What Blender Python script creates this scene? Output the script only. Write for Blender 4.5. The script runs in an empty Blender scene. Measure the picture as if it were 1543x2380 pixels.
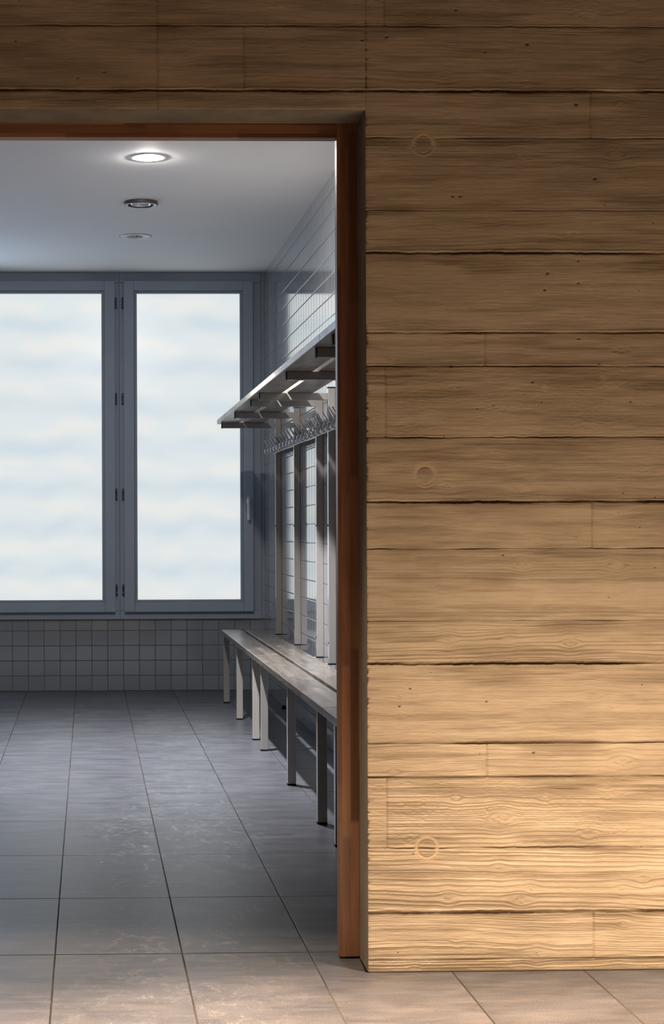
import bpy, bmesh, math, random
import numpy as np
from mathutils import Vector, Matrix

random.seed(7)
S = bpy.context.scene
COL = S.collection
S.view_settings.view_transform = 'Standard'
S.view_settings.look = 'None'
S.view_settings.exposure = 0.0
S.view_settings.gamma = 1.0

# ------------------------------------------------------------------ node helper
class NT:
    def __init__(self, name):
        self.m = bpy.data.materials.new(name)
        self.m.use_nodes = True
        self.t = self.m.node_tree
        self.t.nodes.clear()
        self.out = self.t.nodes.new('ShaderNodeOutputMaterial')
    def n(self, typ, **kw):
        nd = self.t.nodes.new(typ)
        for k, v in kw.items():
            setattr(nd, k, v)
        return nd
    def put(self, sock, v):
        if v is None:
            return
        if isinstance(v, bpy.types.NodeSocket):
            self.t.links.new(v, sock)
        else:
            if sock.type == 'RGBA' and len(v) == 3:
                v = (*v, 1)
            sock.default_value = v
    def math(self, op, a, b=None, c=None, clamp=False):
        nd = self.n('ShaderNodeMath', operation=op, use_clamp=clamp)
        self.put(nd.inputs[0], a); self.put(nd.inputs[1], b)
        if c is not None: self.put(nd.inputs[2], c)
        return nd.outputs[0]
    def mix(self, f, a, b, mode='MIX'):
        nd = self.n('ShaderNodeMix', data_type='RGBA', blend_type=mode)
        self.put(nd.inputs[0], f); self.put(nd.inputs[6], a); self.put(nd.inputs[7], b)
        return nd.outputs[2]
    def objco(self):
        return self.n('ShaderNodeTexCoord').outputs['Object']
    def sep(self, v):
        nd = self.n('ShaderNodeSeparateXYZ'); self.put(nd.inputs[0], v)
        return nd.outputs
    def comb(self, x=0.0, y=0.0, z=0.0):
        nd = self.n('ShaderNodeCombineXYZ')
        self.put(nd.inputs[0], x); self.put(nd.inputs[1], y); self.put(nd.inputs[2], z)
        return nd.outputs[0]
    def scale(self, v, s, loc=(0, 0, 0)):
        nd = self.n('ShaderNodeMapping'); self.put(nd.inputs[0], v)
        nd.inputs['Scale'].default_value = s; nd.inputs['Location'].default_value = loc
        return nd.outputs[0]
    def noise(self, v, scale=5, detail=3, rough=.5, dist=0.0):
        nd = self.n('ShaderNodeTexNoise'); self.put(nd.inputs['Vector'], v)
        nd.inputs['Scale'].default_value = scale; nd.inputs['Detail'].default_value = detail
        nd.inputs['Roughness'].default_value = rough; nd.inputs['Distortion'].default_value = dist
        return nd.outputs[0]
    def white(self, v):
        nd = self.n('ShaderNodeTexWhiteNoise', noise_dimensions='3D'); self.put(nd.inputs['Vector'], v)
        return nd.outputs[0]
    def ramp(self, f, lo, hi, a=0.0, b=1.0, smooth=True):
        nd = self.n('ShaderNodeMapRange', interpolation_type='SMOOTHSTEP' if smooth else 'LINEAR')
        self.put(nd.inputs[0], f)
        nd.inputs[1].default_value = lo; nd.inputs[2].default_value = hi
        nd.inputs[3].default_value = a; nd.inputs[4].default_value = b
        return nd.outputs[0]
    def bump(self, h, strength=1.0, dist=.01, normal=None):
        nd = self.n('ShaderNodeBump'); self.put(nd.inputs['Height'], h)
        nd.inputs['Strength'].default_value = strength; nd.inputs['Distance'].default_value = dist
        if normal is not None: self.put(nd.inputs['Normal'], normal)
        return nd.outputs[0]
    def bsdf(self, col, rough=.5, metal=0.0, normal=None, spec=.5, **kw):
        p = self.n('ShaderNodeBsdfPrincipled')
        self.put(p.inputs['Base Color'], col); self.put(p.inputs['Roughness'], rough)
        self.put(p.inputs['Metallic'], metal); self.put(p.inputs['Specular IOR Level'], spec)
        if normal is not None: self.put(p.inputs['Normal'], normal)
        for k, v in kw.items(): self.put(p.inputs[k], v)
        self.t.links.new(p.outputs[0], self.out.inputs[0])
        return self.m

# ------------------------------------------------------------------ materials
def mat_plain(name, col, rough=.5, metal=0.0, spec=.5, grain=0.0, gscale=200, coat=0.0):
    T = NT(name)
    c = T.objco()
    f = T.noise(c, 6, 4, .6)
    colr = T.mix(f, tuple(x*.9 for x in col), tuple(min(1, x*1.08) for x in col))
    nrm = T.bump(T.noise(c, gscale, 2), grain, .002) if grain else None
    return T.bsdf(colr, rough, metal, nrm, spec, **({'Coat Weight': coat, 'Coat Roughness': .12} if coat else {}))

def mat_concrete():
    T = NT('board_formed_concrete')
    c = T.objco()
    at = T.n('ShaderNodeAttribute', attribute_name='marks')
    s = T.n('ShaderNodeSeparateColor'); T.put(s.inputs[0], at.outputs['Color'])
    stain_shade, ring, pit = s.outputs
    cloud = T.noise(T.scale(c, (2.2, 1, 7)), 1.6, 5, .6)
    fine = T.noise(T.scale(c, (18, 1, 140)), 1.0, 4, .65)
    speck = T.noise(c, 420, 2, .6)
    base = T.mix(T.ramp(cloud, .3, .7), (.47, .40, .31), (.60, .52, .41))
    base = T.mix(T.math('MULTIPLY', T.ramp(fine, .35, .72), .30), base, (.35, .275, .19))
    base = T.mix(T.math('MULTIPLY', stain_shade, .95), base, (.125, .090, .056))
    base = T.mix(T.math('MULTIPLY', ring, .55), base, (.56, .43, .27))
    vor = T.n('ShaderNodeTexVoronoi'); T.put(vor.inputs['Vector'], c); vor.inputs['Scale'].default_value = 26
    rnd = T.n('ShaderNodeSeparateColor'); T.put(rnd.inputs[0], vor.outputs['Color'])
    pits = T.math('MULTIPLY', T.ramp(vor.outputs['Distance'], .03, .055, 1, 0), T.ramp(rnd.outputs[0], .74, .78))
    pits = T.math('MAXIMUM', pits, pit)
    base = T.mix(T.math('MULTIPLY', pits, .85), base, (.05, .035, .022))
    h = T.math('ADD', T.math('MULTIPLY', speck, .12), T.math('MULTIPLY', fine, .8))
    h = T.math('SUBTRACT', h, pits)
    n = T.bump(h, .55, .0012)
    return T.bsdf(base, .86, 0.0, n, .2)

def mat_concrete_smooth():
    T = NT('smooth_concrete')
    c = T.objco()
    f = T.noise(T.scale(c, (6, 6, 3)), 2.2, 5, .6)
    col = T.mix(T.ramp(f, .3, .7), (.185, .165, .135), (.25, .225, .185))
    vor = T.n('ShaderNodeTexVoronoi'); T.put(vor.inputs['Vector'], c); vor.inputs['Scale'].default_value = 45
    col = T.mix(T.ramp(vor.outputs['Distance'], .03, .06, .5, 0), col, (.08, .06, .04))
    return T.bsdf(col, .85, 0.0, T.bump(T.noise(c, 60, 5, .6), .5, .002), .25)

def grid_mask(T, x, px, ox, gap):
    """returns (distance from nearest joint in metres, cell index)"""
    u = T.math('DIVIDE', T.math('SUBTRACT', x, ox), px)
    fr = T.math('FRACT', u)
    d = T.math('MULTIPLY', T.math('MINIMUM', fr, T.math('SUBTRACT', 1.0, fr)), px)
    return d, T.math('FLOOR', u)

def mat_floor():
    T = NT('slate_floor_tile')
    c = T.objco(); x, y, z = T.sep(c)
    wob = T.math('MULTIPLY', T.math('SUBTRACT', T.noise(c, 30, 2), .5), .0012)
    dx, ix = grid_mask(T, T.math('ADD', x, wob), .3134, -.086, 0)
    dy, iy = grid_mask(T, T.math('ADD', y, wob), .6296, 4.137, 0)
    d = T.math('MINIMUM', dx, T.math('MULTIPLY', dy, .62))
    cell = T.comb(ix, iy, 0.0)
    rnd = T.white(cell)
    off = T.n('ShaderNodeVectorMath', operation='MULTIPLY_ADD')
    T.put(off.inputs[0], cell); off.inputs[1].default_value = (3.7, 5.3, 0); T.put(off.inputs[2], c)
    co = off.outputs[0]
    cloud = T.noise(T.scale(co, (3.0, 5.5, 1)), 1.6, 6, .62, .4)
    streak = T.noise(T.scale(co, (3.5, 16, 1)), 1.5, 5, .65)
    speck = T.noise(c, 430, 2, .8)
    col = T.mix(T.ramp(cloud, .28, .72), (.043, .048, .060), (.088, .094, .114))
    col = T.mix(T.math('MULTIPLY', T.ramp(streak, .42, .72), .6), col, (.140, .136, .142))
    col = T.mix(T.math('MULTIPLY', T.ramp(speck, .47, .62), .75), col, (.030, .026, .025))
    col = T.mix(T.math('MULTIPLY', T.ramp(speck, .46, .34), .5), col, (.18, .17, .165))
    col = T.mix(T.math('MULTIPLY', rnd, .16), col, (.05, .05, .056))
    # chalky shoe scuffs along the walking line
    walk = T.ramp(T.math('ABSOLUTE', T.math('SUBTRACT', x, T.math('ADD', .20, T.math('MULTIPLY', T.math('SUBTRACT', y, 4.0), .055)))), .04, .44, 1, 0)
    near = T.math('MULTIPLY', T.ramp(y, 7.2, 5.0, 0.12, 1), T.ramp(y, 3.9, 4.5, .3, 1))
    sc1 = T.noise(T.scale(c, (9, 6, 1), (3, 1, 0)), 1.5, 5, .7, 1.6)
    sc2 = T.noise(T.scale(c, (45, 24, 1)), 1.0, 3, .6, 2.2)
    scuff = T.math('MULTIPLY', T.ramp(sc1, .48, .62), T.ramp(sc2, .47, .58))
    scuff = T.math('MULTIPLY', T.math('MULTIPLY', scuff, walk), near)
    haze = T.math('MULTIPLY', T.math('MULTIPLY', T.ramp(sc1, .46, .72), walk), T.math('MULTIPLY', T.ramp(y, 3.9, 4.6, .15, .34), T.ramp(y, 7.2, 5.6, .45, 1)))
    col = T.mix(haze, col, (.16, .16, .172))
    col = T.mix(T.math('MULTIPLY', scuff, .75), col, (.27, .275, .29))
    gr = T.ramp(d, .0014, .0026, 1, 0)
    gcol = T.mix(T.ramp(T.noise(c, 4, 3), .4, .6), (.018, .017, .017), (.042, .037, .032))
    col = T.mix(gr, col, gcol)
    rough = T.math('ADD', T.math('MULTIPLY', cloud, .16), .27)
    rough = T.math('ADD', rough, T.math('MULTIPLY', scuff, .2))
    rough = T.math('MAXIMUM', rough, T.math('MULTIPLY', gr, .9))
    h = T.math('ADD', T.math('MULTIPLY', T.ramp(d, .0010, .0032), 1.0), T.math('MULTIPLY', speck, .06))
    h = T.math('ADD', h, T.math('MULTIPLY', streak, .12))
    return T.bsdf(col, rough, 0.0, T.bump(h, .6, .0016), .28)

def mat_tile(name, axis):
    """glazed square wall tiles; axis = the horizontal object axis of the wall"""
    T = NT(name)
    c = T.objco(); x, y, z = T.sep(c)
    hx = x if axis == 'x' else y
    d1, i1 = grid_mask(T, hx, .1025, .0182 if axis == 'x' else .03, 0)
    iz_raw = T.math('FLOOR', T.math('DIVIDE', z, .097))
    # rows are laid by hand: each tile sits a hair up or down
    jit = T.math('MULTIPLY', T.math('SUBTRACT', T.white(T.comb(i1, 3.0, 1.0)), .5), .0016)
    d2, i2 = grid_mask(T, T.math('ADD', z, jit), .097, .001, 0)
    d = T.math('MINIMUM', d1, d2)
    cell = T.comb(i1, i2, 0.0)
    r1 = T.white(cell)
    col = T.mix(r1, (.255, .27, .29), (.30, .315, .335))
    gr = T.ramp(d, .0011, .0021, 1, 0)
    gr2 = T.math('MULTIPLY', gr, T.ramp(d2, .0011, .0030, 1, (.95 if axis == 'x' else .5)))
    col = T.mix(gr2, col, (.035, .045, .065))
    h = T.ramp(d, .0008, .0050)
    # each tile tilts a little and is slightly uneven
    tilt = T.math('MULTIPLY', T.math('MULTIPLY', T.math('SUBTRACT', r1, .5), hx), .9)
    wav = T.math('MULTIPLY', T.noise(c, 14, 2), .22)
    hh = T.math('ADD', h, T.math('ADD', wav, T.math('MULTIPLY', T.math('SUBTRACT', r1, .5), .0)))
    n = T.bump(hh, .55, .0014)
    rough = T.math('MAXIMUM', T.math('MULTIPLY', gr, .85), .075)
    return T.bsdf(col, rough, 0.0, n, .9, **{'Coat Weight': T.math('MULTIPLY', T.math('SUBTRACT', 1.0, gr), .7), 'Coat Roughness': .09, 'Coat Normal': n})

def mat_wood_bench(name, dark, light, axis_len='y', rough=.28, stave=.030, seg=.34):
    T = NT(name)
    c = T.objco(); x, y, z = T.sep(c)
    sx = T.math('FLOOR', T.math('DIVIDE', x, stave))
    shift = T.math('MULTIPLY', T.white(T.comb(sx, 2.0, 5.0)), seg)
    sy = T.math('FLOOR', T.math('DIVIDE', T.math('ADD', y, shift), seg))
    r = T.white(T.comb(sx, sy, 0.0))
    off = T.n('ShaderNodeVectorMath', operation='MULTIPLY_ADD')
    T.put(off.inputs[0], T.comb(sx, sy, 0.0)); off.inputs[1].default_value = (1.7, 2.3, .4); T.put(off.inputs[2], c)
    co = off.outputs[0]
    warp = T.noise(T.scale(co, (8, 1.6, 8)), 1.4, 2, .5)
    wv = T.n('ShaderNodeTexWave', wave_type='BANDS', bands_direction='X', wave_profile='SAW')
    T.put(wv.inputs['Vector'], T.comb(T.math('ADD', T.math('MULTIPLY', T.sep(co)[0], 1.0), T.math('MULTIPLY', warp, .07)), T.math('MULTIPLY', y, .02), T.math('MULTIPLY', T.sep(co)[2], .6)))
    wv.inputs['Scale'].default_value = 38; wv.inputs['Distortion'].default_value = 1.2
    wv.inputs['Detail'].default_value = 2
    fib = T.noise(T.scale(co, (160, 5, 160)), 1, 3, .6)
    col = T.mix(r, dark, light)
    col = T.mix(T.math('MULTIPLY', T.math('MULTIPLY', wv.outputs[0], T.ramp(warp, .30, .55)), .8), col, tuple(v*.42 for v in dark))
    col = T.mix(T.math('MULTIPLY', T.ramp(fib, .45, .75), .35), col, tuple(min(1, v*1.35) for v in light))
    grime = T.noise(T.scale(c, (12, 5, 12)), 1, 4, .65)
    col = T.mix(T.math('MULTIPLY', T.ramp(grime, .5, .75), .4), col, tuple(v*.5 for v in dark))
    h = T.math('ADD', T.math('MULTIPLY', wv.outputs[0], .3), T.math('MULTIPLY', fib, .4))
    return T.bsdf(col, T.math('ADD', T.math('MULTIPLY', grime, .2), rough), 0.0, T.bump(h, .28, .0008), .6, **{'Coat Weight': .10, 'Coat Roughness': .14})

def mat_beech(name, la, lb, W, seg=.42):
    """finger jointed beech lamellas. la = length axis, lb = width axis"""
    T = NT(name)
    c = T.objco(); ax = T.sep(c)
    L = ax['XYZ'.index(la)]; B = ax['XYZ'.index(lb)]
    s = T.math('FLOOR', T.math('DIVIDE', B, W))
    shift = T.math('MULTIPLY', T.white(T.comb(s, 8.0, 3.0)), 3.0)
    zig = T.math('MULTIPLY', T.math('SUBTRACT', T.math('PINGPONG', T.math('MULTIPLY', B, 1/.0042), .5), .25), .024)
    k = T.math('FLOOR', T.math('DIVIDE', T.math('ADD', T.math('ADD', L, zig), shift), seg))
    cell = T.comb(s, k, 0.0)
    r = T.white(cell); r2 = T.white(T.comb(k, s, 4.0))
    off = T.n('ShaderNodeVectorMath', operation='MULTIPLY_ADD')
    T.put(off.inputs[0], cell); off.inputs[1].default_value = (.37, .53, .71); T.put(off.inputs[2], c)
    sc = [90, 90, 90]; sc['XYZ'.index(la)] = 5
    fib = T.noise(T.scale(off.outputs[0], tuple(sc)), 1.2, 4, .6)
    sc2 = [22, 22, 22]; sc2['XYZ'.index(la)] = 2
    fig = T.noise(T.scale(off.outputs[0], tuple(sc2)), 1.0, 3, .5)
    col = T.mix(r, (.17, .082, .046), (.45, .235, .135))
    col = T.mix(T.math('MULTIPLY', T.ramp(fig, .45, .7), .55), col, (.15, .070, .038))
    col = T.mix(T.math('MULTIPLY', T.ramp(fib, .45, .7), .35), col, (.16, .06, .022))
    sc3 = [8, 8, 8]
    dirt = T.noise(T.scale(c, tuple(sc3)), 1.0, 4, .6)
    col = T.mix(T.math('MULTIPLY', T.ramp(dirt, .55, .75), .5), col, (.12, .045, .018))
    return T.bsdf(col, .42, 0.0, T.bump(fib, .2, .0006), .35)

def mat_pane():
    """frosted pane; daylight and its glass-block bands are put into its own emission"""
    T = NT('frosted_emissive_glass')
    c = T.objco(); x, y, z = T.sep(c)
    wx = T.math('MULTIPLY', T.math('SINE', T.math('MULTIPLY', x, 2*math.pi/.41)), .014)
    wn = T.math('MULTIPLY', T.math('SUBTRACT', T.noise(c, 1.3, 1), .5), .07)
    ph = T.math('DIVIDE', T.math('ADD', z, T.math('ADD', wx, wn)), .262)
    fr = T.math('FRACT', ph)
    b1 = T.ramp(T.math('ABSOLUTE', T.math('SUBTRACT', fr, .5)), .05, .5, 0, 1)
    blot = T.noise(T.scale(c, (1.6, 1, 3.2)), 1.5, 2, .5)
    f = T.math('MULTIPLY', b1, T.ramp(blot, .3, .62, .2, .9))
    bright = T.mix(T.ramp(blot, .38, .6), (.76, .82, .84), (.82, .84, .82))
    bright = T.mix(T.ramp(z, .75, .2, 0, .35), bright, (.87, .81, .70))
    col = T.mix(f, bright, (.64, .74, .81))
    em = T.n('ShaderNodeEmission'); T.put(em.inputs[0], col); em.inputs[1].default_value = .97  # pane glows itself in place of daylight behind it
    gl = T.n('ShaderNodeBsdfGlossy'); gl.inputs['Roughness'].default_value = .25
    gl.inputs[0].default_value = (.04, .04, .04, 1)
    ad = T.n('ShaderNodeAddShader')
    T.t.links.new(em.outputs[0], ad.inputs[0]); T.t.links.new(gl.outputs[0], ad.inputs[1])
    T.t.links.new(ad.outputs[0], T.out.inputs[0])
    return T.m

def mat_emit(name, col, s):
    T = NT(name)
    em = T.n('ShaderNodeEmission'); T.put(em.inputs[0], col); em.inputs[1].default_value = s
    T.t.links.new(em.outputs[0], T.out.inputs[0])
    return T.m

def mat_ceiling():
    T = NT('ceiling_paint')
    c = T.objco()
    f = T.noise(c, 1.5, 3, .5)
    col = T.mix(f, (.80, .80, .80), (.84, .84, .84))
    return T.bsdf(col, .75, 0.0, T.bump(T.noise(c, 180, 2), .1, .001), .3)

M = {}
M['concrete'] = mat_concrete()
M['smooth'] = mat_concrete_smooth()
M['floor'] = mat_floor()
M['tile_back'] = mat_tile('glazed_tile_far', 'x')
M['tile_side'] = mat_tile('glazed_tile_side', 'y')
M['ceiling'] = mat_ceiling()
M['frame'] = mat_plain('grey_window_paint', (.36, .415, .48), .5, grain=.05)
M['bead'] = mat_plain('grey_bead_paint', (.31, .36, .42), .5)
M['pane'] = mat_pane()
M['metal'] = mat_plain('warm_grey_powder_coat', (.35, .33, .30), .25, grain=.012, gscale=900, coat=.7)
M['black'] = mat_plain('black_plastic', (.005, .005, .006), .75, spec=.2)
M['steel'] = mat_plain('brushed_steel', (.62, .62, .62), .28, 1.0)
M['hinge'] = mat_plain('dark_hinge_metal', (.16, .17, .19), .4, .7)
M['handle'] = mat_plain('white_handle_enamel', (.62, .63, .64), .3)
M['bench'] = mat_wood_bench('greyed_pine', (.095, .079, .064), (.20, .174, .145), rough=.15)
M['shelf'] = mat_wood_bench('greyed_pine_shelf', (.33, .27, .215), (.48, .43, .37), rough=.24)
M['beech_v'] = mat_beech('beech_upright', 'Z', 'X', .0205)
M['beech_h'] = mat_beech('beech_head', 'X', 'Z', .0205)
M['white'] = mat_plain('white_lamp_enamel', (.86, .86, .86), .35)
M['chrome'] = mat_plain('satin_lamp_metal', (.75, .75, .76), .25, .6)
M['rim'] = mat_plain('dark_bronze_rim', (.10, .09, .085), .45, .3)
M['lens'] = mat_emit('glowing_lens', (1.0, .94, .90), 1300.0)
M['bulb'] = mat_plain('unlit_bulb_glass', (.80, .81, .82), .2)

# ------------------------------------------------------------------ mesh helpers
def link(name, me, mats, parent=None, loc=None):
    o = bpy.data.objects.new(name, me)
    COL.objects.link(o)
    for m in (mats if isinstance(mats, (list, tuple)) else [mats]):
        me.materials.append(m)
    if parent is not None:
        o.parent = parent
    if loc is not None:
        o.location = loc
    return o

def empty(name, loc=(0, 0, 0), **props):
    o = bpy.data.objects.new(name, None)
    COL.objects.link(o); o.location = loc
    o.empty_display_size = .1
    for k, v in props.items(): o[k] = v
    return o

def add_box(bm, x0, x1, y0, y1, z0, z1, bev=0.0, seg=2, mi=0):
    vs = [bm.verts.new((x, y, z)) for x in (x0, x1) for y in (y0, y1) for z in (z0, z1)]
    idx = [(0, 1, 3, 2), (4, 6, 7, 5), (0, 4, 5, 1), (2, 3, 7, 6), (0, 2, 6, 4), (1, 5, 7, 3)]
    fs = [bm.faces.new([vs[i] for i in q]) for q in idx]
    for f in fs: f.material_index = mi
    if bev:
        es = list({e for f in fs for e in f.edges})
        r = bmesh.ops.bevel(bm, geom=es, offset=bev, segments=seg, profile=.6, affect='EDGES', clamp_overlap=True)
        for f in r['faces']: f.material_index = mi

def finish(bm, name, mats, parent=None, origin=(0, 0, 0), smooth=False):
    bmesh.ops.recalc_face_normals(bm, faces=bm.faces)
    me = bpy.data.meshes.new(name)
    bm.to_mesh(me); bm.free()
    if smooth:
        for p in me.polygons: p.use_smooth = True
    return link(name, me, mats, parent)

def box(name, dims, mat, parent=None, bev=.0015):
    bm = bmesh.new(); add_box(bm, *dims, bev=bev)
    return finish(bm, name, mat, parent)

def lathe(bm, prof, n=48, cx=0, cy=0, mi=0):
    """prof: list of (r, z); spun about the vertical through (cx, cy)"""
    rings = []
    for r, z in prof:
        if r < 1e-6:
            rings.append([bm.verts.new((cx, cy, z))])
        else:
            rings.append([bm.verts.new((cx + r*math.cos(2*math.pi*i/n), cy + r*math.sin(2*math.pi*i/n), z)) for i in range(n)])
    for a, b in zip(rings[:-1], rings[1:]):
        for i in range(n):
            j = (i+1) % n
            if len(a) == 1 and len(b) == 1: continue
            if len(a) == 1: f = bm.faces.new((a[0], b[i], b[j]))
            elif len(b) == 1: f = bm.faces.new((a[i], b[0], a[j]))
            else: f = bm.faces.new((a[i], b[i], b[j], a[j]))
            f.material_index = mi; f.smooth = True

def tube(bm, pts, r, n=10, cap=True):
    pts = [Vector(p) for p in pts]
    rings = []
    ref = Vector((0, 1, 0))
    for i, p in enumerate(pts):
        t = (pts[min(i+1, len(pts)-1)] - pts[max(i-1, 0)]).normalized()
        a = ref - t*ref.dot(t)
        if a.length < 1e-4: a = Vector((1, 0, 0)) - t*t.x
        a.normalize(); b = t.cross(a)
        rr = r[i] if isinstance(r, (list, tuple)) else r
        rings.append([bm.verts.new(p + rr*(math.cos(2*math.pi*k/n)*a + math.sin(2*math.pi*k/n)*b)) for k in range(n)])
    for A, B in zip(rings[:-1], rings[1:]):
        for k in range(n):
            f = bm.faces.new((A[k], A[(k+1) % n], B[(k+1) % n], B[k])); f.smooth = True
    if cap:
        bm.faces.new(rings[0]); bm.faces.new(rings[-1])

def spline(pts, k=5):
    """Catmull-Rom through points"""
    P = [Vector(p) for p in pts]; P = [2*P[0]-P[1]] + P + [2*P[-1]-P[-2]]
    out = []
    for i in range(1, len(P)-2):
        for s in range(k):
            t = s/k
            out.append(.5*((2*P[i]) + (P[i+1]-P[i-1])*t + (2*P[i-1]-5*P[i]+4*P[i+1]-P[i+2])*t*t + (3*P[i]-P[i-1]-3*P[i+1]+P[i+2])*t**3))
    out.append(P[-2])
    return out

def structure(o):
    o['kind'] = 'structure'
    return o

# ------------------------------------------------------------------ dimensions (metres; camera stands at x=0, y=0)
WY = 3.940        # corridor face of the concrete wall
DX = .6555        # right edge of the doorway
DXL = -.70        # left edge of the doorway (out of frame)
DZ = 2.0335       # underside of the concrete lintel
WIN = 4.21        # changing-room face of that wall
BY = 10.84        # far wall
RX = 1.139        # right wall
LX = -1.66        # left wall
CZ = 2.70         # changing-room ceiling

# ------------------------------------------------------------------ concrete wall relief (fractions of a board pattern repeat)
PX = 1.0112e-3    # one pattern unit in metres
PER = 957.0
def hash2(ix, iy, seed):
    ix = ix.astype(np.int64); iy = iy.astype(np.int64)
    h = (ix*374761393 + iy*668265263 + seed*974634211) & 0xFFFFFFFF
    h = ((h ^ (h >> 13))*1274126177) & 0xFFFFFFFF
    h = ((h ^ (h >> 16))*2246822519) & 0xFFFFFFFF
    return ((h ^ (h >> 15)) & 0xFFFFFF)/float(0xFFFFFF)
def vnoise(x, y, seed):
    x0 = np.floor(x); y0 = np.floor(y)
    fx = x-x0; fy = y-y0
    fx = fx*fx*(3-2*fx); fy = fy*fy*(3-2*fy)
    a = hash2(x0, y0, seed); b = hash2(x0+1, y0, seed); c = hash2(x0, y0+1, seed); d = hash2(x0+1, y0+1, seed)
    return (a*(1-fx)+b*fx)*(1-fy)+(c*(1-fx)+d*fx)*fy
def fbm(x, y, seed, o=3):
    s = 0; a = .5; t = 0
    for k in range(o):
        s = s+a*vnoise(x*2**k, y*2**k, seed+k*17); t += a; a *= .5
    return s/t

EDGES = [0, 109, 278, 377, 563, 641, 807, 957]
# per board: ridge height (mm), mean ring pitch, warp, crackle
BOARD = [(.66, 4.2, 8, .15), (.66, 4.2, 3.5, .35), (.75, 5.8, 10, .1), (.22, 3.8, 6, .05), (.36, 6.5, 10, .05), (.62, 4.0, 5, .7), (.80, 6.0, 9, .15)]
SPLIT = {0: [368, 1382], 3: [], 4: [1132], 5: [368, 898], 6: [368, 570]}
# deep or thin joint at the top of each board: (depth mm, width)
JOINT = [(4.5, 2.6, 1.0), (2.2, 1.6, .35), (.9, 1.3, .4), (3.6, 2.6, 1.0), (2.8, 2.2, .5), (2.4, 1.6, .5), (1.6, 1.7, .7)]
KNOTS = [  # u, v in repeat, radius
    (1249, 94, 11), (1060, 62, 6), (1452, 30, 9), (1030, 212, 7), (1217, 150, 10), (1440, 150, 12), (960, 132, 6),
    (1043, 318, 9), (1185, 322, 7), (1330, 330, 10), (930, 452, 10), (1379, 452, 11), (1423, 480, 11), (930, 496, 9),
    (1452, 606, 15), (915, 628, 9), (1163, 738, 16), (1372, 776, 11), (1060, 690, 8), (1270, 690, 9), (1410, 668, 9),
    (1160, 853, 8), (1041, 920, 10), (1210, 930, 13), (1236, 902, 8), (1500, 880, 10), (1450, 905, 7),
    (430, 870, 12), (150, 840, 16), (470, 30, 8), (240, 60, 9), (700, 850, 10), (390, 735, 11), (60, 720, 9), (620, 930, 8)]
FILM = {5: (672, 26, .62), 1: (128, 20, .35), 3: (402, 18, .45), 6: (815, 16, .3), 0: (14, 14, .35), 2: (350, 14, .2)}
RINGS = [(989.0, 333.0), (990.5, 1105.0), (991.0, 1972.0)]
PITS = [(1066, 19, 4), (1233, 98, 5.5), (1348, 238, 5.5), (1392, 411, 5), (1057, 453, 4), (1075, 453, 4), (1134, 117, 3), (846, 90, 3.5), (903, 83, 4),
        (1280, 631, 3.5), (1278, 634, 3), (1273, 671, 4), (1352, 603, 3), (1352, 655, 3.5), (1052, 849, 4), (1243, 886, 3.5), (1352, 785, 3.5),
        (1400, 844, 3.5), (1474, 932, 3), (40, 95, 3), (245, 166, 3), (183, 180, 3), (1172, 1290, 3), (928, 1642, 4), (1242, 1752, 4), (953, 1601, 3.5), (1132, 1632, 3.5)]

def ring_profile(seed, pitch):
    rs = np.random.RandomState(seed)
    xs = np.arange(-120, 360, .25); h = np.zeros_like(xs)
    p = -120.0
    reg = 1.0
    while p < 360:
        if rs.rand() < .12: reg = rs.uniform(.5, 2.4)
        w = max(2.6, pitch*reg*rs.lognormal(0, .40))
        a = rs.uniform(.45, 1.0)*min(1.3, .62+.10*w)
        m = (xs >= p) & (xs < p+w); ph = (xs[m]-p)/w
        h[m] = a*(ph**1.35)
        p += w
    k = np.exp(-.5*(np.arange(-6, 7)*.25/.38)**2); k /= k.sum()
    h = np.convolve(h, k, 'same')
    ln = np.clip(-np.gradient(h, .25)*1.1, 0, 1)
    return xs, h, np.convolve(ln, k, 'same')

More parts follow.
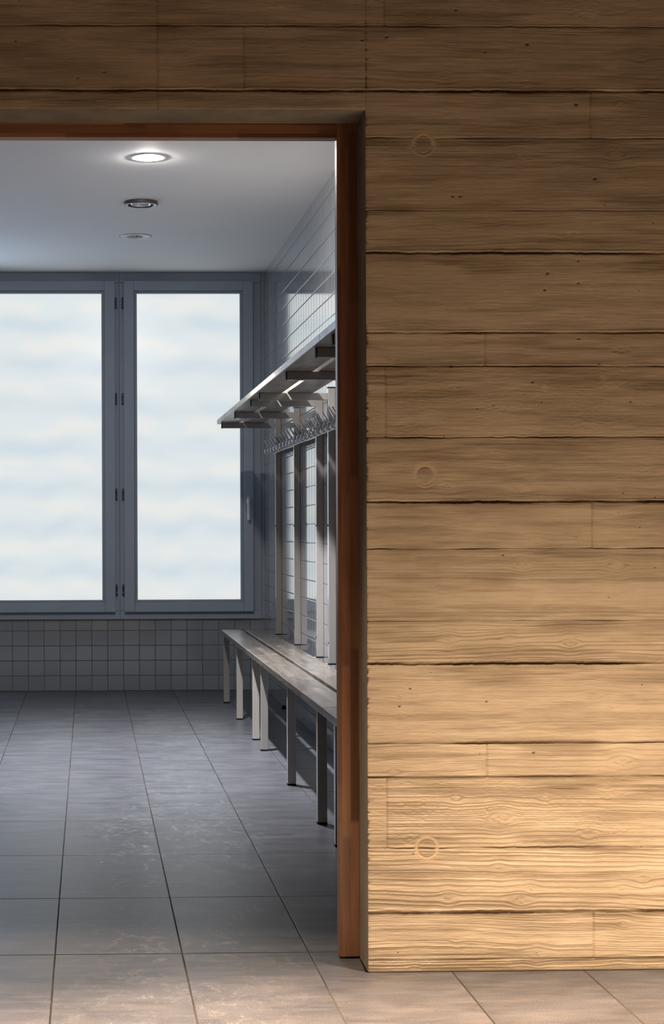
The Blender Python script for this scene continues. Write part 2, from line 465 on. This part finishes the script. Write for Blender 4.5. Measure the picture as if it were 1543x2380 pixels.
def relief(u, v):
    """u, v arrays in pattern units -> (height mm, stain, ring, pit)"""
    vp = np.mod(v-1165.0, PER)
    wobv = (fbm(u/90, v*0, 91)-.5)*3.0
    vpj = np.mod(vp+wobv*.6, PER)
    b = np.clip(np.digitize(vpj, EDGES)-1, 0, 6)
    H = np.zeros_like(u); S_ = np.zeros_like(u); R_ = np.zeros_like(u); P_ = np.zeros_like(u)
    kd = np.zeros_like(u); core = np.zeros_like(u); kh = np.zeros_like(u)
    for (ku, kv, r) in KNOTS:
        dx = (u-ku); dy = vp-kv
        m = (np.abs(dx) < r*7) & (np.abs(dy) < r*6)
        if not m.any(): continue
        dxm, dym = dx[m], dy[m]
        kd[m] += 1.15*r*np.exp(-(dxm/(2.0*r))**2)*np.tanh(dym/(.4*r))*np.exp(-np.abs(dym)/(2.0*r))
        q = np.sqrt((dxm/1.15)**2+dym**2)
        c = np.clip(1.25-q/(.85*r), 0, 1)
        core[m] = np.maximum(core[m], c)
        ang = np.arctan2(dym, dxm)
        kh[m] += np.clip(1.1-q/r, 0, 1)*(.35*np.sin(q*1.25+np.sin(ang*2+ku)*1.2) + .9*(vnoise(dxm/3.6, dym/3.0, int(ku))-.5)+.8*(vnoise(dxm/2.2, dym/1.8, int(ku)+3)-.5)+.15)
    for i in range(7):
        amp, pitch, wa, cr = BOARD[i]
        sp = SPLIT.get(i, [368] if i in (0, 5, 6) else [])
        sub = np.digitize(u, sp) if sp else np.zeros(u.shape, int)
        for s in np.unique(sub[b == i]) if (b == i).any() else []:
            m = (b == i) & (sub == s)
            uu, vv = u[m], vp[m]
            sd = 100+i*13+int(s)*5
            warp = wa*2.4*(vnoise(uu/330, vv/52, sd)-.5) + wa*.45*(vnoise(uu/110, vv/26, sd+1)-.5) + .7*(vnoise(uu/26, vv/10, sd+2)-.5)
            tilt = (hash2(np.array([i]), np.array([s]), 5)[0]-.5)*.05
            psi = vv-EDGES[i]-kd[m]+warp+tilt*(uu-1100)
            xs, pr, ln = ring_profile(sd, pitch)
            rg = np.interp(np.clip(psi, -119, 359), xs, pr)
            patch = .45+1.0*np.clip(fbm(uu/170, vv/26, sd+3)*2.2-.6, 0, 1)
            if i == 1:   # lively upper third, calm middle
                patch *= np.interp(vv, [109, 178, 196, 232, 250, 278], [1.2, 1.1, .35, .35, .9, .8])
            if i == 0:
                patch *= np.interp(vv, [0, 30, 45, 62, 80, 109], [.7, 1, .45, .6, 1.2, 1.1])
            if i == 5:
                patch *= np.interp(vv, [641, 700, 720, 807], [.9, 1.2, 1.1, .9])
            h = amp*rg*patch
            brk = np.clip((vnoise(uu/5.5, vv/3.6, sd+4)-.60)*5, 0, 1)*np.clip((fbm(uu/60, vv/18, sd+5)-.42)*6, 0, 1)
            h = h*(1-.8*cr*brk)-.45*cr*brk
            h += .30*(vnoise(uu/46, vv/1.9, sd+6)-.5)+.20*(vnoise(uu/9, vv/2.4, sd+7)-.5)
            h += .5*(fbm(uu/260, vv/60, sd+9)-.5)
            h = h*(1-core[m]) + core[m]*(.10*amp)
            off = (hash2(np.array([i]), np.array([s+7]), 9)[0]-.5)*1.1
            H[m] = h+off
            dk = np.clip(np.interp(np.clip(psi+.8, -119, 359), xs, pr)-.25, 0, 1)
            S_[m] = .48*np.clip((fbm(uu/190, v[m]/15, 33)-.46)*4.6, 0, 1)*(.55+.6*dk) + 1.15*amp*np.minimum(patch, 1.1)*np.interp(np.clip(psi, -119, 359), xs, ln)*(1-core[m])  # ridge-line shade put in as colour, along with stains and groove dirt
            # darker film beside board edges here and there
            ed = np.exp(-np.minimum(vv-EDGES[i], EDGES[i+1]-vv)/14.0)
            S_[m] += .38*ed*np.clip((fbm(uu/150, v[m]/40, 51)-.42)*3.5, 0, 1)
            if i in FILM:
                c0, wv_, st = FILM[i]
                fl = np.clip((fbm(uu/130, v[m]/9, 57+i)-.40)*4, 0, 1)*np.exp(-((vv-c0)/wv_)**2)
                S_[m] += st*fl*(.55+.6*dk)*(1-core[m])
            for x0 in sp:
                dd = np.abs(uu-x0-1.2*(vnoise(vv/14, vv*0, 12)-.5))
                H[m] -= 1.7*np.exp(-(dd/1.6)**2)
                S_[m] += .25*np.exp(-(dd/2.5)**2)
    H += kh*(.25+.9*(core > 0))
    # joints
    for i in range(8):
        e = EDGES[i] if i < 7 else PER
        dep, wd, rag = JOINT[i % 7]
        wob = (fbm(u/26, u*0+i*3, 61+i % 7)-.5)*3.2*rag + (fbm(u/7, u*0+i*3, 71+i % 7)-.5)*1.6*rag
        d = vp-(e-wobv*.6)-wob
        mod = .35+1.1*np.clip(fbm(u/110, u*0+i, 81+i % 7)*1.9-.35, 0, 1)
        H -= dep*mod*np.exp(-(np.abs(d)/wd)**2.2)
        H += (.22+.65*rag)*mod*np.exp(-((d+1.9*wd)/1.9)**2)
        S_ += (.25+.45*rag)*mod*np.exp(-(np.abs(d)/(wd*1.2))**2)
    for (ru, rv) in RINGS:
        dx = u-ru; dy = v-rv; q = np.sqrt(dx*dx+dy*dy)+1.2*(vnoise(dx/9, dy/9, 5)-.5)
        ins = 1/(1+np.exp((q-20.5)/.8)); band = np.exp(-((q-24.5)/3.6)**2)
        smooth_zone = 1/(1+np.exp((q-29)/1.5))
        base = -.35
        H = H*(1-smooth_zone)+smooth_zone*(ins*(H*.8-.45)+(1-ins)*(base+.55*band)) - 1.1*np.exp(-((q-20.8)/1.2)**2)
        R_ = np.maximum(R_, np.exp(-((q-24)/4.5)**2))
        S_ = S_*(1-.8*R_)+.16*ins+.30*np.exp(-((q-20.8)/1.3)**2)+.18*np.exp(-((q-28.5)/1.6)**2)
    for (pu, pv, pr) in PITS:
        q = np.sqrt((u-pu)**2+((v-pv)*1.15)**2)
        g = 1/(1+np.exp((q-pr*.72)/.6))
        H -= 1.6*g; P_ = np.maximum(P_, g)
    H = H*1.05
    return H, np.clip(S_, 0, 1), np.clip(R_, 0, 1), np.clip(P_, 0, 1)

def wall_px(x, z):
    return 853.5+(x-DX)/PX, 2261.0-z/PX*.9985

def relief_grid(V, F, A, x0, x1, nx, z0, z1, nz, edge=None):
    xs = np.linspace(x0, x1, nx); zs = np.linspace(z0, z1, nz)
    X, Z = np.meshgrid(xs, zs)
    U, W = wall_px(X, Z)
    H, s, r, p = relief(U, W)
    if edge == 'left':   # crumbled arris beside the doorway
        e = np.exp(-(X-x0)/.0022)
        chip = np.clip((fbm(Z*90, Z*0, 7)-.5)*3.5, 0, 1)*np.clip((fbm(Z*9, Z*0, 8)-.3)*2.5, 0, 1)
        H = H-e*(1.2+5*chip); s = np.clip(s+.7*e*chip, 0, 1)
    if edge == 'left' and z0 == 0:
        H = H-3.5*np.exp(-(Z/.0022)**2); s = np.clip(s+.8*np.exp(-(Z/.0025)**2), 0, 1)  # recess at the floor, its dark shade line also put into the colour
    if edge == 'bottom':
        e = np.exp(-(Z-z0)/.0035); H = H-1.6*e
    Y = WY - H*1e-3
    base = len(V)
    n0 = sum(len(a) for a in V)
    V.append(np.stack([X, Y, Z], -1).reshape(-1, 3))
    A.append(np.stack([s, r, p, np.ones_like(s)], -1).reshape(-1, 4))
    i = np.arange((nx-1)*(nz-1)); r_, c_ = i//(nx-1), i % (nx-1)
    a = n0+r_*nx+c_
    F.append(np.stack([a, a+1, a+nx+1, a+nx], -1))

def build_front_wall():
    V, F, A = [], [], []
    relief_grid(V, F, A, DX, 1.43, 256, 0.0, 1.2, 1500, 'left')
    relief_grid(V, F, A, DX, 1.43, 256, 1.2, 2.36, 1050, 'left')
    relief_grid(V, F, A, -.26, DX, 300, DZ, 2.36, 260, 'bottom')
    relief_grid(V, F, A, 1.43, 2.6, 150, 0.0, 2.36, 500)
    relief_grid(V, F, A, DXL, -.26, 60, DZ, 2.36, 90)
    relief_grid(V, F, A, -2.0, DXL, 120, 0.0, 2.36, 400)
    relief_grid(V, F, A, -2.0, 2.6, 300, 2.36, 3.1, 160)
    V = np.concatenate(V); F = np.concatenate(F); A = np.concatenate(A)
    nrel = len(F)
    # smooth returns of the doorway, the tiled inner face and the dark floor joint
    ext_v, ext_f, ext_m = [], [], []
    def quad(p, mi):
        n = len(V)+len(ext_v); ext_v.extend(p); ext_f.append((n, n+1, n+2, n+3)); ext_m.append(mi)
    g = .0012; xr = .6595
    quad([(DX, WY+g, 0), (xr, WIN, 0), (xr, WIN, DZ+.002), (DX, WY+g, DZ+.002)], 1)           # right return
    quad([(DX, WY+g, DZ), (DX+.01, WIN, DZ), (DXL, WIN, DZ), (DXL, WY+g, DZ)], 1)     # soffit
    quad([(DXL, WY+g, 0), (DXL, WY+g, DZ), (DXL, WIN, DZ), (DXL, WIN, 0)], 1)        # left return
    quad([(xr, WIN, 0), (RX, WIN, 0), (RX, WIN, CZ), (xr, WIN, CZ)], 2)
    quad([(LX, WIN, 0), (DXL, WIN, 0), (DXL, WIN, CZ), (LX, WIN, CZ)], 2)
    quad([(DXL, WIN, DZ), (xr, WIN, DZ), (xr, WIN, CZ), (DXL, WIN, CZ)], 2)
    quad([(DX-.0065, WY+.004, .0008), (DX+.001, WY-.002, .0008), (xr+.001, 4.068, .0008), (xr-.0045, 4.068, .0008)], 3)
    quad([(2.6, WY, 0), (2.6, WIN, 0), (2.6, WIN, 3.1), (2.6, WY, 3.1)], 1)
    quad([(-2.0, WY, 0), (-2.0, WY, 3.1), (-2.0, WIN, 3.1), (-2.0, WIN, 0)], 1)
    quad([(-2.0, WY, 3.1), (2.6, WY, 3.1), (2.6, WIN, 3.1), (-2.0, WIN, 3.1)], 1)
    quad([(-2.0, WIN, CZ), (-2.0, WIN, 3.1), (2.6, WIN, 3.1), (2.6, WIN, CZ)], 1)
    VV = np.concatenate([V, np.array(ext_v)]); FF = np.concatenate([F, np.array(ext_f)])
    me = bpy.data.meshes.new('wall_front')
    me.vertices.add(len(VV)); me.vertices.foreach_set('co', VV.astype(np.float32).ravel())
    me.loops.add(len(FF)*4); me.loops.foreach_set('vertex_index', FF.astype(np.int32).ravel())
    me.polygons.add(len(FF)); me.polygons.foreach_set('loop_start', np.arange(len(FF), dtype=np.int32)*4)
    mi = np.zeros(len(FF), np.int32); mi[nrel:] = ext_m
    me.polygons.foreach_set('material_index', mi)
    sm = np.ones(len(FF), bool); sm[nrel:] = False
    me.update(calc_edges=True)
    me.polygons.foreach_set('use_smooth', sm)
    at = me.attributes.new('marks', 'FLOAT_COLOR', 'POINT')
    AA = np.concatenate([A, np.zeros((len(ext_v), 4))])
    at.data.foreach_set('color', AA.astype(np.float32).ravel())
    me.validate()
    return structure(link('wall_front', me, [M['concrete'], M['smooth'], M['tile_back'], M['black']]))

build_front_wall()

# ------------------------------------------------------------------ room shell
def plane(name, pts, mat):
    me = bpy.data.meshes.new(name); me.from_pydata(pts, [], [tuple(range(len(pts)))]); me.update()
    return structure(link(name, me, mat))

bm = bmesh.new(); add_box(bm, -2.0, 2.6, -.6, BY+.15, -.08, 0)
structure(finish(bm, 'floor', M['floor']))
bm = bmesh.new(); add_box(bm, RX, RX+.12, WIN, BY+.15, 0, CZ+.1)
structure(finish(bm, 'wall_right', M['tile_side']))
bm = bmesh.new(); add_box(bm, LX-.12, LX, WIN, BY+.15, 0, CZ+.1)
structure(finish(bm, 'wall_left', M['tile_side']))
bm = bmesh.new(); add_box(bm, LX, RX, BY, BY+.15, 0, .4615)
structure(finish(bm, 'wall_back', M['tile_back']))

LIGHTS = [7.465, 8.485, 9.479]; LXc = .2705; HR = .062
def build_ceiling():
    bm = bmesh.new()
    def q(x0, x1, y0, y1):
        bm.faces.new([bm.verts.new(p) for p in ((x0, y0, CZ), (x1, y0, CZ), (x1, y1, CZ), (x0, y1, CZ))])
    h = .1; ya, yb = WIN, BY+.15
    q(LX, LXc-h, ya, yb); q(LXc+h, RX, ya, yb)
    y = ya
    for ly in LIGHTS:
        q(LXc-h, LXc+h, y, ly-h); y = ly+h
        n = 32; ci, sq = [], []
        for i in range(n):
            a = 2*math.pi*i/n; c, s = math.cos(a), math.sin(a); k = h/max(abs(c), abs(s))
            ci.append(bm.verts.new((LXc+HR*c, ly+HR*s, CZ))); sq.append(bm.verts.new((LXc+k*c, ly+k*s, CZ)))
        for i in range(n):
            j = (i+1) % n; bm.faces.new((ci[i], sq[i], sq[j], ci[j]))
    q(LXc-h, LXc+h, y, yb)
    for f in bm.faces:
        if f.normal.z > 0: f.normal_flip()
    me = bpy.data.meshes.new('ceiling'); bm.to_mesh(me); bm.free()
    o = structure(link('ceiling', me, M['ceiling']))
build_ceiling()

# ------------------------------------------------------------------ ceiling lights
def ceiling_light(y, kind, label):
    r = empty('ceiling_light', (LXc, y, CZ), label=label, category='ceiling light', group='round recessed ceiling lights in a row')
    if kind == 'lit':
        bm = bmesh.new(); lathe(bm, [(.0535, .012), (.0535, -.0022), (.057, -.0032), (.080, -.0022), (.0855, -.0008), (.0855, .0)])
        finish(bm, 'trim_ring', M['white'], r, smooth=True)
        bm = bmesh.new(); lathe(bm, [(0, -.0092), (.020, -.0087), (.038, -.0070), (.049, -.0046), (.0532, -.0015), (.0532, .010)])
        finish(bm, 'lens', M['lens'], r, smooth=True)['label'] = 'glowing warm white lens'
    elif kind == 'gimbal':
        bm = bmesh.new(); lathe(bm, [(.0855, 0), (.0868, -.010), (.0855, -.0165), (.080, -.018), (.0775, -.0175)])
        finish(bm, 'rim', M['rim'], r, smooth=True)
        bm = bmesh.new(); lathe(bm, [(.0775, -.0175), (.074, -.0190), (.0705, -.0175), (.0695, -.0165)])
        finish(bm, 'trim_ring', M['chrome'], r, smooth=True)
        bm = bmesh.new(); lathe(bm, [(.0695, -.0165), (.066, -.010), (.0615, .001), (.0615, .070), (0, .070)])
        finish(bm, 'can', M['rim'], r, smooth=True)
        g = bmesh.new(); lathe(g, [(.052, .004), (.053, -.008), (.050, -.0145), (.046, -.0135), (.0425, -.006), (.040, .004)])
        finish(g, 'gimbal_ring', M['chrome'], r, smooth=True)
        g = bmesh.new(); lathe(g, [(.0425, -.006), (.036, -.0035), (.020, -.005), (.0, -.0055)])
        finish(g, 'bulb', M['bulb'], r, smooth=True)
    else:
        bm = bmesh.new(); lathe(bm, [(.050, .010), (.0505, -.002), (.056, -.005), (.080, -.004), (.0865, -.001), (.0865, .0)])
        finish(bm, 'trim_ring', M['white'], r, smooth=True)
        bm = bmesh.new(); lathe(bm, [(.0505, .0), (.053, .012), (.050, .05), (.038, .075), (.0, .075)])
        finish(bm, 'reflector', M['white'], r, smooth=True)
        bm = bmesh.new(); lathe(bm, [(.0, -.0025), (.0065, -.001), (.009, .006), (.009, .07)], n=24, cx=.008, cy=.0)
        finish(bm, 'lamp_holder', M['rim'], r, smooth=True)
        bm = bmesh.new(); lathe(bm, [(.0865, -.0009), (.0915, -.0006), (.0915, .0002), (.0865, .0002)])  # solid dark ring standing in for the shade line around the trim
        finish(bm, 'painted_shade_ring', M['rim'], r, smooth=True)
    return r
ceiling_light(LIGHTS[0], 'lit', 'lit round recessed ceiling light nearest the doorway, glowing warm white')
ceiling_light(LIGHTS[1], 'gimbal', 'unlit ceiling downlight with a thick rim and inner ring, between the other two')
ceiling_light(LIGHTS[2], 'flat', 'unlit flat-rimmed ceiling downlight closest to the windows, dark lamp holder inside')

# ------------------------------------------------------------------ windows
def window(n, mirror, xoff):
    """right leaf as built (hinges left, handle right); mirror = hinges right.  x runs in the leaf's own frame."""
    r = structure(empty('window_%d' % n, (0, BY, 0)))
    def bx(bmm, x0, x1, y0, y1, z0, z1, bev=.0025):
        X0, X1 = x0, x1
        if mirror: X0, X1 = 2*.2009-x1, 2*.2009-x0
        add_box(bmm, X0+xoff, X1+xoff, y0, y1, z0, z1, bev=bev)
    g = .0006
    f = bmesh.new()          # fixed frame
    bx(f, .2009+g, .262, -.020, .09, .5165+g, 2.6345-g, .002)
    bx(f, 1.030, 1.1162-g, -.020, .09, .5165+g, 2.6345-g, .002)
    bx(f, .2009+g, 1.1162-g, -.020, .09, .4635, .5165-g, .002)
    bx(f, .2009+g, 1.1162-g, -.020, .09, 2.6345+g, 2.6985, .002)
    finish(f, 'window_frame', M['frame'], r)
    s = bmesh.new()          # opening leaf
    x0, x1, z0, z1 = .2303, 1.0633, .5108, 2.6400
    a, b, c, d = .2960, .9990, .5730, 2.5785
    bx(s, x0, a-g/2, -.050, .045, z0, z1, .003)
    bx(s, b+g/2, x1, -.050, .045, z0, z1, .003)
    bx(s, a+g/2, b-g/2, -.0495, .045, z0, c, .002)
    bx(s, a+g/2, b-g/2, -.0495, .045, d, z1, .002)
    sash = finish(s, 'sash', M['frame'], r)
    k = bmesh.new()          # glazing beads
    i0, i1, j0, j1 = .3149, .9794, .5887, 2.5616
    bx(k, a+.001, i0, -.040, .03, c+.001, d-.001, .003)
    bx(k, i1, b-.001, -.040, .03, c+.001, d-.001, .003)
    bx(k, i0, i1, -.0395, .03, c+.001, j0, .003)
    bx(k, i0, i1, -.0395, .03, j1, d-.001, .003)
    finish(k, 'glazing_bead', M['bead'], sash)
    p = bmesh.new(); bx(p, i0-.008, i1+.008, -.012, -.006, j0-.008, j1+.008, 0)
    finish(p, 'pane', M['pane'], sash)
    for hz in (2.5004, 1.8833, 1.269, .6519):
        hb = bmesh.new()
        hx = .222 if not mirror else 2*.2009-.222
        hx += xoff
        for (za, zb, rr) in ((-.036, -.008, .0065), (-.006, .006, .0058), (.008, .036, .0065)):
            lathe(hb, [(0, hz+za), (rr, hz+za), (rr, hz+zb), (0, hz+zb)], n=14, cx=hx, cy=-.030)
        sgn = 1 if not mirror else -1
        add_box(hb, min(hx, hx+sgn*.0085), max(hx, hx+sgn*.0085), -.030, -.020, hz-.036, hz+.036)
        finish(hb, 'hinge', M['hinge'], r)
    hx = 1.0285; sx = (lambda x: (2*.2009-x if mirror else x)+xoff)
    hn = bmesh.new()
    # oval rose
    n_ = 28; ring0 = [(sx(hx+.0148*math.cos(t)), -.050, 1.224+.033*math.sin(t)) for t in [2*math.pi*i/n_ for i in range(n_)]]
    v0 = [hn.verts.new(q) for q in ring0]; v1 = [hn.verts.new((q[0], -.060, q[2])) for q in ring0]
    for i in range(n_): hn.faces.new((v0[i], v0[(i+1) % n_], v1[(i+1) % n_], v1[i]))
    hn.faces.new(v1); hn.faces.new(v0)
    H = finish(hn, 'handle', M['handle'], sash)
    lv = bmesh.new()
    tube(lv, spline([(sx(hx), -.058, 1.224), (sx(hx), -.085, 1.224), (sx(hx), -.098, 1.212), (sx(hx), -.100, 1.18), (sx(hx), -.098, 1.115), (sx(hx), -.097, 1.102)], 4),
         [.011]*8+[.0095]*13, 12)
    finish(lv, 'lever', M['handle'], r)
    return r
PITCH = 1.1162-.2009
window(1, False, 0.0)
window(2, True, 0.0)
window(3, False, -2*PITCH+.0)
structure(box('trim_1', (1.1165, RX, BY-.012, BY+.09, .4635, CZ-.0005), M['frame'], bev=.001))
structure(box('trim_2', (LX, 1.1162-2*PITCH-PITCH+.0-.0002 if False else .2009-2*PITCH-.0005, BY-.012, BY+.09, .4635, CZ-.0005), M['frame'], bev=.001))

# ------------------------------------------------------------------ door frame (beech, finger jointed)
d = structure(empty('door_1', (0, 4.0717, 0)))
def door_piece(name, boxes, mat):
    b = bmesh.new()
    for bb in boxes: add_box(b, *bb, bev=.0018)
    return finish(b, name, mat, d)
door_piece('jamb', [(.6068, .6590, 0, .034, .004, 2.0405), (.628, .6590, .034, .095, .004, 2.0335)], M['beech_v'])
door_piece('head', [(DXL+.055, .6066, 0, .034, 1.9985, 2.0405), (DXL+.055, .628, .034, .095, 2.012, 2.0335)], M['beech_h'])
door_piece('jamb', [(DXL, DXL+.0545, 0, .034, .004, 2.0405), (DXL, DXL+.03, .034, .095, .004, 2.0335)], M['beech_v'])

# ------------------------------------------------------------------ benches
def slat(name, x0, x1, y0, y1, z0, z1, mat, parent):
    b = bmesh.new(); add_box(b, x0, x1, y0, y1, z0, z1, bev=.0035, seg=3)
    return finish(b, name, mat, parent)

def bench(y_far, y_near, legs, label):
    cy = (y_far+y_near)/2
    r = empty('bench', (.94, cy, 0), label=label, category='bench', group='bench sections along the right wall')
    L = lambda y: y-cy
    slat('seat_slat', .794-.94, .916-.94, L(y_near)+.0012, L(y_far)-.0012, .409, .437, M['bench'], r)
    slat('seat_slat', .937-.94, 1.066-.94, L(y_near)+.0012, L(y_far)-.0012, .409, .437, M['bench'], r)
    for y in legs:
        lg = box('leg', (.8065-.94, .8405-.94, L(y), L(y)+.034, .006, .409), M['metal'], r, .002)
        box('foot_cap', (.8060-.94, .8410-.94, L(y)-.0005, L(y)+.0345, 0, .0075), M['black'], lg, .001)['label'] = 'black plastic foot cap'
        box('cross_bar', (.8405-.94, RX-.94, L(y), L(y)+.034, .379, .409), M['metal'], r, .002)
    return r
B_FAR, B_MID, B_NEAR = 10.085, 8.045, 5.700
bench(B_FAR, B_MID, (10.067-.034, 9.164, 8.271), 'far section of the long grey wooden bench, ending beside the windows')
bench(B_MID, B_NEAR, (7.869, 6.811, 5.917), 'middle section of the grey wooden bench, longest stretch, before the door jamb')
bench(B_NEAR, 4.28, (5.49, 4.42), 'nearest grey wooden bench section, mostly hidden behind the orange-brown door jamb')

# ------------------------------------------------------------------ coat racks with shelf above
def hook_mesh():
    b = bmesh.new()
    p = spline([(1.054, 0, 1.5655), (1.070, 0, 1.541), (1.0815, 0, 1.522), (1.087, 0, 1.510), (1.0865, 0, 1.500), (1.080, 0, 1.4905),
                (1.068, 0, 1.487), (1.057, 0, 1.491), (1.053, 0, 1.500), (1.054, 0, 1.511)], 4)
    tube(b, p, .0046, 10)
    for e in (p[0], p[-1]):
        bmesh.ops.create_uvsphere(b, u_segments=10, v_segments=6, radius=.0056, matrix=Matrix.Translation(e))
    add_box(b, 1.086, 1.0952, -.0075, .0075, 1.494, 1.512, bev=.001)
    bmesh.ops.recalc_face_normals(b, faces=b.faces)
    me = bpy.data.meshes.new('hook'); b.to_mesh(me); b.free()
    for f in me.polygons: f.use_smooth = True
    me.materials.append(M['steel'])
    return me
HOOK = hook_mesh()

def rack(y_far, y_near, posts, hook_ys, rail, label):
    cy = (y_far+y_near)/2
    r = empty('coat_rack', (0, cy, 0), label=label, category='coat rack', group='wall coat racks with shelf along the right wall')
    L = lambda y: y-cy
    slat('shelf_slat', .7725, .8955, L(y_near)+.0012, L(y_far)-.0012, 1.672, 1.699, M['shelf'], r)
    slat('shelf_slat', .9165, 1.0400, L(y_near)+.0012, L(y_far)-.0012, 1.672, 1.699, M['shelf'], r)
    for y in posts:
        po = box('post', (1.105, RX-.0005, L(y), L(y)+.034, .4225, 1.6935), M['metal'], r, .002)
        for z0, z1 in ((.4165, .4228), (1.6932, 1.6985)):
            box('end_cap', (1.1045, RX-.0003, L(y)-.0006, L(y)+.0346, z0, z1), M['black'], po, .001)['label'] = 'black plastic end cap'
        for z in (1.06, .517):
            b = bmesh.new()
            bmesh.ops.create_uvsphere(b, u_segments=12, v_segments=8, radius=.0045, matrix=Matrix.Translation((1.1045, L(y)+.012, z)) @ Matrix.Diagonal((.6, 1, 1, 1)))
            finish(b, 'screw', M['black'], po, smooth=True)['label'] = 'black screw head'
        ar = box('arm', (.7905, 1.1055, L(y)+.0005, L(y)+.0335, 1.638, 1.671), M['metal'], r, .002)
        box('end_cap', (.7868, .7912, L(y), L(y)+.034, 1.6375, 1.6715), M['black'], ar, .001)['label'] = 'black plastic end cap'
    box('hook_rail', (1.0950, 1.1048, L(rail[1]), L(rail[0]), 1.487, 1.515), M['metal'], r, .0015)
    for y in hook_ys:
        h = bpy.data.objects.new('hook', HOOK); COL.objects.link(h); h.parent = r; h.location = (0, L(y), 0)
    return r
HY = [9.962-.1537*i for i in range(37)]
S_MID, S_NEAR = 7.93, 5.585
rack(10.06, S_MID, (9.888, 8.998, 8.118), [y for y in HY if y > S_MID+.01], (10.005, S_MID+.002),
     'far section of wall coat rack with slatted shelf, beside the windows')
rack(S_MID, S_NEAR, (7.709, 6.656, 5.775), [y for y in HY if S_NEAR+.01 < y < S_MID], (S_MID-.002, S_NEAR+.002),
     'middle section of wall coat rack with slatted shelf and steel hooks, before the door jamb')
rack(S_NEAR, 4.30, (5.382, 4.45), [y for y in HY if 4.32 < y < S_NEAR-.01], (S_NEAR-.002, 4.302),
     'nearest coat rack section, hidden by door jamb except one shelf corner and arm end')

# ------------------------------------------------------------------ rubber stopper on the floor
b = bmesh.new()
lathe(b, [(0, 0), (.010, 0), (.0125, .003), (.0125, .014), (.010, .019), (.005, .0215), (0, .022)], n=24)
st = finish(b, 'door_stop', M['black'], smooth=True); st.location = (1.1255, 9.69, 0)
st['label'] = 'small round black rubber stopper on the floor at the tiled wall under the bench'
st['category'] = 'door stop'

# ------------------------------------------------------------------ lights
def area(name, loc, target, size, size_y, power, col, spread=180):
    l = bpy.data.lights.new(name, 'AREA'); l.shape = 'RECTANGLE'; l.size = size; l.size_y = size_y
    l.energy = power; l.color = col; l.spread = math.radians(spread)
    o = bpy.data.objects.new(name, l); COL.objects.link(o); o.location = loc
    dv = Vector(target)-Vector(loc)
    o.rotation_euler = dv.to_track_quat('-Z', 'Y').to_euler()
    return o
def spot(name, loc, target, power, col, ang, blend, rad):
    l = bpy.data.lights.new(name, 'SPOT'); l.energy = power; l.color = col
    l.spot_size = math.radians(ang); l.spot_blend = blend; l.shadow_soft_size = rad
    o = bpy.data.objects.new(name, l); COL.objects.link(o); o.location = loc
    o.rotation_euler = (Vector(target)-Vector(loc)).to_track_quat('-Z', 'Y').to_euler()
    return o
WARM = (1.0, .69, .425)
area('low_wall_fill', (1.48, 3.17, .06), (1.28, 3.94, .55), 1.5, .05, 11.5, WARM, 150)  # added fill strip, unseen, lifts the brightness of the lower wall
for x, p, ty, an in ((-.50, 900, 3.86, 20), (1.11, 1480, 3.74, 13), (2.2, 800, 3.74, 13)):
    o = spot('ceiling_wash', (x, 3.49, 3.6), (x, ty, 0), p, (1.0, .735, .50), an, 1.0, .03)
    o.scale = (3.2, 1, 1)

spot('downlight_beam', (LXc, LIGHTS[0], CZ-.02), (LXc, LIGHTS[0], 0), 950, (.95, .95, 1.0), 98, 1.0, .045)
o = spot('corridor_floor_fill', (.45, 3.08, 3.6), (.45, 3.10, 0), 4300, (1.0, .67, .42), 27, 1.0, .05)  # added spot without a known fixture, brightens the corridor floor
o.scale = (2.2, 1, 1)
area('cool_room_fill', (-1.17, BY-.07, 1.57), (-.2, 6.0, .4), .62, 1.9, 22, (.55, .72, 1.0), 180)  # added cool fill lamp, out of view, lifts the blue in the room
w = bpy.data.worlds.new('corridor_ambient'); S.world = w; w.use_nodes = True
bg = w.node_tree.nodes['Background']; bg.inputs[0].default_value = (1.0, .56, .32, 1); bg.inputs[1].default_value = .095

# ------------------------------------------------------------------ camera (shifted lens, verticals kept upright)
F_PX = 3900.0; ta = .025; roll = .0035
al = math.atan(ta)
fw = Vector((math.sin(al), math.cos(al), 0)); rt = Vector((math.cos(al), -math.sin(al), 0)); up = Vector((0, 0, 1))
r2 = rt*math.cos(roll)-up*math.sin(roll); u2 = up*math.cos(roll)+rt*math.sin(roll)
cd = bpy.data.cameras.new('camera'); cam = bpy.data.objects.new('camera', cd); COL.objects.link(cam)
mat = Matrix(((r2.x, u2.x, -fw.x, 0), (r2.y, u2.y, -fw.y, 0), (r2.z, u2.z, -fw.z, 1.05), (0, 0, 0, 1)))
cam.matrix_world = mat
cd.sensor_width = 36; cd.sensor_fit = 'AUTO'; cd.lens = F_PX/2380*36
cd.shift_x = (771.5-303.5)/2380; cd.shift_y = (1227.66-1190)/2380
cd.clip_start = .05; cd.clip_end = 60
S.camera = cam
